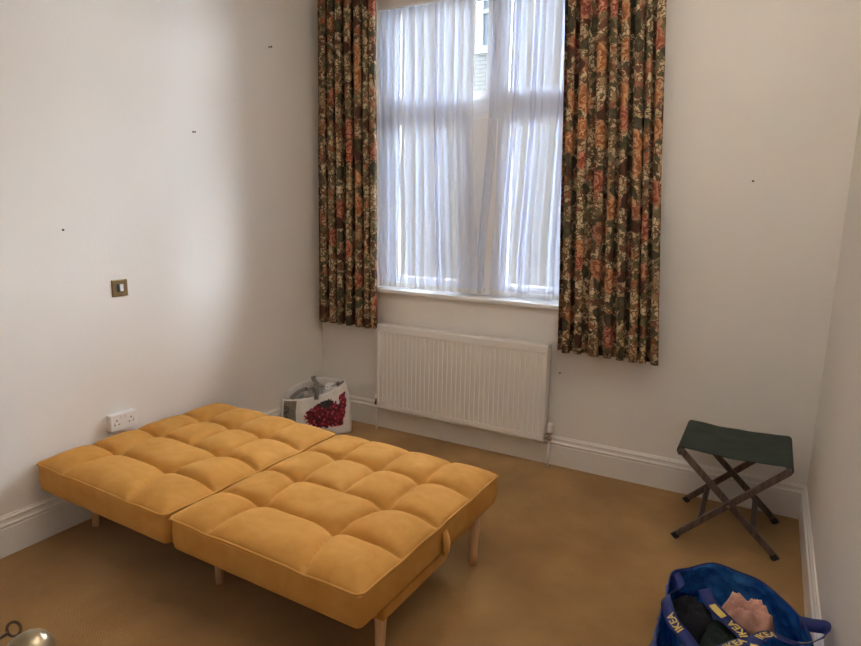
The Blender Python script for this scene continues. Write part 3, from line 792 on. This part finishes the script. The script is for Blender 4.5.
dbox(0, WD, -0.04, 0.0, 0.01, 2.03, 'leaf', 'door_paint', door, 0.002)
for a0, a1, z0, z1 in ((0.11, 0.39, 1.15, 1.88), (0.47, 0.75, 1.15, 1.88), (0.11, 0.39, 0.22, 0.80), (0.47, 0.75, 0.22, 0.80)):
    dbox(a0, a1, 0.0, 0.006, z0, z1, 'panel', 'door_paint', door, 0.004)
KP = [(0.024, 0.0), (0.024, 0.004), (0.010, 0.008), (0.009, 0.030), (0.014, 0.036), (0.024, 0.044), (0.0305, 0.055), (0.0325, 0.067), (0.0305, 0.079), (0.0245, 0.089), (0.015, 0.095), (0.0, 0.097)]
MB().lathe(KP, face, ln_, 28).build('knob', 'knob_brass', door, smooth=True)
kb = Vector((2.0, -3.174, 0.984)); kd = (kb - face).dot(ln_); kf = kb - ln_ * kd
kv = (kb - Vector((2.884, -3.572, 1.585))).cross(ln_).normalized()
key = thing('key', 'small dark key with a round bow beside the brass knob', 'key', tuple(kf))
MB().tube([kf - ln_ * 0.01, kf + ln_ * (kd - 0.009)], 0.0026, 10).build('shank', 'key_iron', key, smooth=True)
ring = []
for k in range(24):
    a = 2 * math.pi * k / 24; ring.append(kb + ln_ * (0.0088 * math.cos(a)) + kv * (0.0098 * math.sin(a)))
MB().tube(ring, 0.0021, 8, closed=True).build('bow', 'key_iron', key, smooth=True)
dbox((kf - hinge).dot(ld) - 0.01, (kf - hinge).dot(ld) + 0.01, 0.0, 0.002, 0.955, 1.005, 'escutcheon', 'knob_brass', door, 0.0005)

# ------------------------------------------------------------------ cloth helpers
def heap(name, label, cat, centre, rx, ry, hgt, mat, seed, rot=0.0, n=46, fold=0.35, group=None, rim=0.25, freq=3.0):
    """a crumpled garment: domed patch with ridged folds and a tucked under-side"""
    cx, cy, cz = centre; m = MB()
    def fn(i, j):
        a = 2 * math.pi * i / n; r = j / 13
        rad = r * (1 + 0.22 * noise.noise(Vector((math.cos(a) * 1.4 + seed, math.sin(a) * 1.4, 2.2))))
        x = rad * math.cos(a); y = rad * math.sin(a)
        p = Vector((x * freq + seed * 3, y * freq, seed)); q = p + Vector((noise.noise(p * 0.8), noise.noise(p * 0.8 + Vector((5, 2, 1))), 0)) * 0.8
        rg = 1 - abs(noise.noise(q)) * 2.2
        rg2 = 1 - abs(noise.noise(q * 2.3 + Vector((9, 1, 4)))) * 2
        h = hgt * (max(0.0, 1 - r ** 3.0) * (1 - fold) + fold * (rg * 0.7 + rg2 * 0.3) * smooth01((1 - r) * 4)) - rim * hgt * smooth01((r - 0.9) * 10)
        X = rx * x; Y = ry * y; c, s = math.cos(rot), math.sin(rot)
        return (cx + X * c - Y * s, cy + X * s + Y * c, cz + h)
    m.grid(fn, n, 14, close_u=True)
    k = len(m.v); m.add([(cx, cy, cz - hgt * 0.35)], [])
    for i in range(n): m.f.append((13 * n + i, 13 * n + (i + 1) % n, k))
    o = m.build(name, mat, None, smooth=True)
    tag(o, label, cat, group); return o
def ribbon(name, pts, width, mat, parent, wdir, n=60, twist=None, thick=0.0018):
    P = catmull(pts, n); Wd = catmull(wdir, n); vs = []; fs = []; fr = []
    for i, q in enumerate(P):
        t = (P[min(i + 1, n - 1)] - P[max(i - 1, 0)]).normalized()
        w = (Wd[i] - t * Wd[i].dot(t)).normalized(); fr.append((q, t, w, t.cross(w).normalized()))
        vs += [q - w * width / 2, q + w * width / 2]
    for i in range(n - 1): fs.append((2 * i, 2 * i + 1, 2 * i + 3, 2 * i + 2))
    m = MB(); m.add(vs, fs); o = m.build(name, mat, parent, smooth=True, fix=False)
    sd = o.modifiers.new('thickness', 'SOLIDIFY'); sd.thickness = thick; sd.offset = 0
    return o, fr
_txt = {}
def text_mesh(s):
    if s not in _txt:
        c = bpy.data.curves.new('t', 'FONT'); c.body = s; c.size = 1.0; c.offset = 0.022
        o = bpy.data.objects.new('t', c); COL.objects.link(o)
        dg = bpy.context.evaluated_depsgraph_get(); me = o.evaluated_get(dg).to_mesh()
        vs = [tuple(v.co) for v in me.vertices]; fs = [tuple(p.vertices) for p in me.polygons]
        o.evaluated_get(dg).to_mesh_clear(); bpy.data.objects.remove(o); bpy.data.curves.remove(c)
        _txt[s] = (vs, fs)
    return _txt[s]
CAMV = Vector((2.884, -3.572, 1.585))
def along(fr, vs, off):
    """map flat (distance, across) points onto a ribbon, on its side that faces up into the room"""
    L = [0.0]
    for i in range(1, len(fr)): L.append(L[-1] + (fr[i][0] - fr[i - 1][0]).length)
    mid = min(range(len(L)), key=lambda i: abs(L[i] - vs[0][0])); sg = 1 if fr[mid][3].dot(CAMV - fr[mid][0]) > 0 else -1
    out = []
    for u, y in vs:
        u = max(0, min(L[-1] - 1e-5, u)); i = 0
        while i < len(L) - 2 and L[i + 1] < u: i += 1
        f = (u - L[i]) / max(1e-9, L[i + 1] - L[i]); q = fr[i][0].lerp(fr[i + 1][0], f)
        out.append(q + fr[i][2].lerp(fr[i + 1][2], f) * y * sg + fr[i][3].lerp(fr[i + 1][3], f) * off * sg)
    return out
def lettering(name, s, fr, d0, size, parent, flip=False, off=0.0022):
    """wrap text along a ribbon, starting at arc length d0"""
    vs, fs = text_mesh(s); wmax = max(v[0] for v in vs) * size
    pts = [(d0 + (wmax - x * size if flip else x * size), (y * size - 0.36 * size) * (-1 if flip else 1)) for x, y, z in vs]
    m = MB(); m.add(along(fr, pts, off), fs); o = m.build(name, 'lettering_yellow', parent, fix=False)
    sd = o.modifiers.new('thickness', 'SOLIDIFY'); sd.thickness = 0.0006; sd.offset = 0
    return o
def block(fr, d0, d1, hw, parent):
    n = 8; pts = []
    for k in range(n): pts += [(lerp(d0, d1, k / (n - 1)), -hw), (lerp(d0, d1, k / (n - 1)), hw)]
    m = MB(); m.add(along(fr, pts, 0.0022), [(2 * k, 2 * k + 1, 2 * k + 3, 2 * k + 2) for k in range(n - 1)])
    o = m.build('lettering_block', 'lettering_yellow', parent, fix=False)
    sd = o.modifiers.new('thickness', 'SOLIDIFY'); sd.thickness = 0.0006; sd.offset = 0

# ------------------------------------------------------------------ blue carrier bag with clothes
BB = thing('blue_carrier_bag', 'large open blue woven carrier bag with lettered straps by the right wall', 'bag', (2.90, -1.58, 0.0))
rim_pts = [(2.690, -1.384, 0.300), (2.740, -1.330, 0.305), (2.816, -1.268, 0.315), (2.900, -1.276, 0.312), (2.969, -1.285, 0.305), (3.035, -1.350, 0.30), (3.094, -1.443, 0.295),
           (3.118, -1.56, 0.29), (3.112, -1.72, 0.29), (3.085, -1.86, 0.29), (3.00, -1.90, 0.30), (2.86, -1.905, 0.30), (2.75, -1.885, 0.30), (2.705, -1.82, 0.30), (2.690, -1.635, 0.295), (2.692, -1.50, 0.285)]
nR = 96
def closed_cat(pts, n):
    pts = [Vector(p) for p in pts]; m = len(pts); out = []
    for i in range(n):
        t = i / n * m; k = int(t); f = t - k
        a, b, c, d = pts[(k - 1) % m], pts[k % m], pts[(k + 1) % m], pts[(k + 2) % m]
        out.append(0.5 * ((2 * b) + (c - a) * f + (2 * a - 5 * b + 4 * c - d) * f * f + (3 * b - a - 3 * c + d) * f ** 3))
    return out
RIM = closed_cat(rim_pts, nR)
m = MB(); NV = 22
def bagwall(i, j):
    q = RIM[i]; t = j / (NV - 1)
    c = Vector((2.905, -1.59, 0))
    bx = max(2.725, min(3.085, q.x)); by = max(-1.865, min(-1.33, q.y))
    x = lerp(q.x, bx, t); y = lerp(q.y, by, t); z = lerp(q.z, 0.004, t)
    d = Vector((q.x - c.x, q.y - c.y, 0)).normalized()
    b = 0.03 * math.sin(math.pi * t) + 0.016 * math.sin(math.pi * min(1, t * 1.1)) * noise.noise(Vector((i / nR * 24, t * 7, 1.0))) + 0.012 * noise.noise(Vector((i * 0.5, t * 12, 4.0))) * math.sin(math.pi * min(1, t + 0.12))
    return (min(x + d.x * b, 3.145), y + d.y * b, z)
m.grid(bagwall, nR, NV, close_u=True)
m.f.append(tuple((NV - 1) * nR + i for i in range(nR)))
o = m.build('bag_body', 'blue_woven_plastic', BB, smooth=True, fix=True)
sd = o.modifiers.new('thickness', 'SOLIDIFY'); sd.thickness = 0.0015
MB().tube([tuple(q + Vector((0, 0, 0.001))) for q in RIM], 0.0032, 6, closed=True).build('rim_binding', 'strap_blue', o, smooth=True)

heap('dark_jumper', 'charcoal jumper spread under the other clothes in the blue bag', 'clothing', (2.895, -1.60, 0.108), 0.150, 0.215, 0.062, 'dark_garment', 9.2, 0.0)
heap('dark_garment', 'crumpled black garment filling the left of the blue bag', 'clothing', (2.775, -1.49, 0.205), 0.075, 0.095, 0.075, 'dark_garment', 2.3, 0.4)
heap('green_garment', 'dark green garment lying in the middle of the blue bag', 'clothing', (2.893, -1.600, 0.205), 0.078, 0.150, 0.064, 'green_garment', 5.1, 0.2)
heap('navy_garment', 'dark navy garment at the right of the blue bag below the pink cloth', 'clothing', (3.040, -1.67, 0.20), 0.052, 0.13, 0.062, 'navy_garment', 7.7, 0.1)
heap('pink_cloth', 'crumpled pink cloth on top of the clothes in the blue bag', 'clothing', (2.940, -1.412, 0.236), 0.082, 0.075, 0.062, 'pink_garment', 4.4, -0.5, n=64, fold=0.75, freq=1.7)

SW = 0.040
UPW = (0, 0, 1)
# strap lying across the clothes from the far side, with lettering
o, fr = ribbon('strap', [(2.800, -1.43, 0.300), (2.835, -1.500, 0.292), (2.885, -1.555, 0.288), (2.930, -1.600, 0.285), (2.950, -1.66, 0.27)], SW, 'strap_blue', BB,
               [(0.8, 0.5, 0.3), (0.75, 0.6, 0.3), (0.7, 0.7, 0.2), (0.7, 0.7, 0.2), (0.9, 0.4, 0.2)])
lettering('lettering', 'IKEA', fr, 0.155, 0.034, o, flip=True); block(fr, 0.075, 0.135, 0.011, o)
o, fr = ribbon('strap', [(2.835, -1.74, 0.262), (2.880, -1.690, 0.280), (2.925, -1.645, 0.290), (2.960, -1.600, 0.285), (2.985, -1.565, 0.265)], SW, 'strap_blue', BB,
               [(0.6, -0.8, 0.1), (0.65, -0.7, 0.2), (0.65, -0.7, 0.2), (0.65, -0.7, 0.2), (0.65, -0.7, 0.2)])
lettering('lettering', 'IKEA', fr, 0.075, 0.036, o)
o, fr = ribbon('strap', [(2.962, -1.80, 0.262), (2.962, -1.70, 0.290), (2.966, -1.625, 0.300), (3.005, -1.575, 0.300), (3.055, -1.575, 0.297), (3.105, -1.56, 0.300), (3.150, -1.520, 0.318), (3.155, -1.470, 0.312), (3.120, -1.455, 0.298), (3.085, -1.450, 0.292)], SW, 'strap_blue', BB,
               [(1, 0, 0), (1, 0.1, 0), (0.8, -0.6, 0.1), (0.2, -0.95, 0.1), (0.1, -0.95, 0.25), (0.3, -0.7, 0.6), (0.3, -0.3, 0.9), (0.2, 0.4, 0.9), (0, 0.6, 0.8), (0, 0.6, 0.8)], n=110)
block(fr, 0.10, 0.155, 0.011, o); lettering('lettering', 'IKEA', fr, 0.19, 0.034, o); lettering('lettering', 'IKEA', fr, 0.32, 0.03, o)
o, fr = ribbon('strap', [(2.700, -1.39, 0.302), (2.722, -1.44, 0.286), (2.695, -1.53, 0.298), (2.702, -1.60, 0.312), (2.735, -1.67, 0.302), (2.785, -1.72, 0.290), (2.83, -1.79, 0.28)], SW, 'strap_blue', BB,
               [(0.7, 0.3, 0.6), (0.7, 0.3, 0.6), (0.6, 0, 0.8), (0.7, 0.2, 0.7), (0.7, 0.5, 0.4), (0.7, 0.5, 0.3), (0.7, 0.5, 0.3)], n=90)
lettering('lettering', 'IKEA', fr, 0.03, 0.03, o); lettering('lettering', 'IKEA', fr, 0.27, 0.034, o, flip=True)

# ------------------------------------------------------------------ printed shopping bag in the corner
SHB = thing('shopping_bag', 'grey white shopping bag with printed red berries in the corner behind the sofa bed', 'bag', (0.24, -0.33, 0.0))
top_pts = [(0.060, -0.515, 0.268), (0.150, -0.455, 0.262), (0.250, -0.375, 0.282), (0.330, -0.300, 0.318), (0.372, -0.240, 0.362), (0.330, -0.175, 0.362), (0.230, -0.165, 0.350), (0.140, -0.215, 0.362),
           (0.085, -0.300, 0.345), (0.045, -0.420, 0.315)]
bot_pts = [(0.075, -0.520, 0.0), (0.160, -0.470, 0.0), (0.270, -0.390, 0.0), (0.365, -0.310, 0.0), (0.415, -0.225, 0.0), (0.355, -0.150, 0.0), (0.240, -0.140, 0.0), (0.140, -0.190, 0.0),
           (0.080, -0.300, 0.0), (0.045, -0.430, 0.0)]
nS = 80; TP = closed_cat(top_pts, nS); BP = closed_cat(bot_pts, nS); NV2 = 20
def shopw(i, j, off=0.0):
    t = j / (NV2 - 1); q = TP[i].lerp(BP[i], t); c = Vector((0.22, -0.33, q.z)); d = (q - c).normalized()
    b = 0.014 * math.sin(math.pi * t) + 0.009 * noise.noise(Vector((i * 0.28, t * 6, 3.3))) * math.sin(math.pi * min(1, t + 0.06)) + off
    p = q + d * b
    return (max(p.x, 0.03), min(p.y, -0.03), max(0.002, p.z))
m = MB(); m.grid(shopw, nS, NV2, close_u=True); m.f.append(tuple((NV2 - 1) * nS + i for i in range(nS)))
o = m.build('bag_body', 'printed_shopper', SHB, smooth=True)
sd = o.modifiers.new('thickness', 'SOLIDIFY'); sd.thickness = 0.0015
body_shop = o
def patch(name, mat, test, off=0.0022):
    mm = MB(); vs = []; idx = {}
    sub = 4
    NU, NVV = nS * sub, NV2 * sub
    def pt(a, b):
        i = a / sub; j = b / sub * (NV2 - 1) / NV2
        i0 = int(math.floor(i)); fi = i - i0; j0 = min(int(j), NV2 - 2); fj = j - j0
        g = lambda x, y: Vector(shopw(x % nS, y, off))
        return g(i0, j0).lerp(g(i0 + 1, j0), fi).lerp(g(i0, j0 + 1).lerp(g(i0 + 1, j0 + 1), fi), fj)
    for b in range(NVV):
        for a in range(NU // 2 + 8):
            if test((a + 0.5) / sub / (nS / 10.0), (b + 0.5) / NVV):
                q = []
                for da, db in ((0, 0), (1, 0), (1, 1), (0, 1)):
                    kx = (a + da, b + db)
                    if kx not in idx: idx[kx] = len(vs); vs.append(pt(*kx))
                    q.append(idx[kx])
                mm.f.append(tuple(q))
    mm.v = [tuple(v) for v in vs]
    return mm.build(name, mat, body_shop, smooth=True, fix=False)
# s runs 0..4 along the front (left corner to right corner), t 0 top .. 1 floor
def berry(s, t):
    a = ((s - 2.35) / 0.95) ** 2 + ((t - 0.50) / 0.30) ** 2 < 1 + 0.35 * noise.noise(Vector((s * 7, t * 18, 0)))
    b = abs(s - (3.55 - (t - 0.2) * 0.9)) < 0.30 + 0.12 * noise.noise(Vector((s * 8, t * 20, 3))) and 0.16 < t < 0.80
    return (a or b)
patch('berry_print', 'berry_print', berry)
patch('leaf_print', 'shopper_print_dark', lambda s, t: ((s - 2.45) / 0.38) ** 2 + ((t - 0.24) / 0.09) ** 2 < 1 + 0.8 * noise.noise(Vector((s * 12, t * 25, 1))), 0.0035)
patch('side_print', 'shopper_print_grey', lambda s, t: 0.25 < s < 0.95 and t > 0.04 and t < 0.95)
patch('side_print_mark', 'shopper_print_dark', lambda s, t: 0.32 < s < 0.55 and 0.16 < t < 0.5 and noise.noise(Vector((s * 20, t * 26, 0))) > -0.05, 0.0035)
for pts, wd in (([(0.245, -0.382, 0.235), (0.248, -0.385, 0.270), (0.245, -0.375, 0.300), (0.20, -0.34, 0.315), (0.135, -0.36, 0.308), (0.10, -0.42, 0.285), (0.105, -0.475, 0.26)], (0.7, 0.5, 0.1)),
                ([(0.115, -0.235, 0.30), (0.112, -0.245, 0.365), (0.128, -0.265, 0.352), (0.20, -0.285, 0.322), (0.30, -0.255, 0.335), (0.338, -0.215, 0.350), (0.345, -0.20, 0.33)], (0.6, 0.6, 0.2))):
    o, fr = ribbon('handle', pts, 0.030, 'shopper_print_grey', SHB, [wd] * len(pts), n=50)
heap('grey_cloth', 'grey crumpled cloth inside the berry print shopping bag', 'clothing', (0.165, -0.335, 0.225), 0.060, 0.075, 0.085, 'grey_cloth', 1.2, 0.6)
heap('white_cloth', 'white crumpled cloth inside the berry print shopping bag', 'clothing', (0.268, -0.258, 0.275), 0.055, 0.042, 0.075, 'white_cloth', 3.9, 0.7)
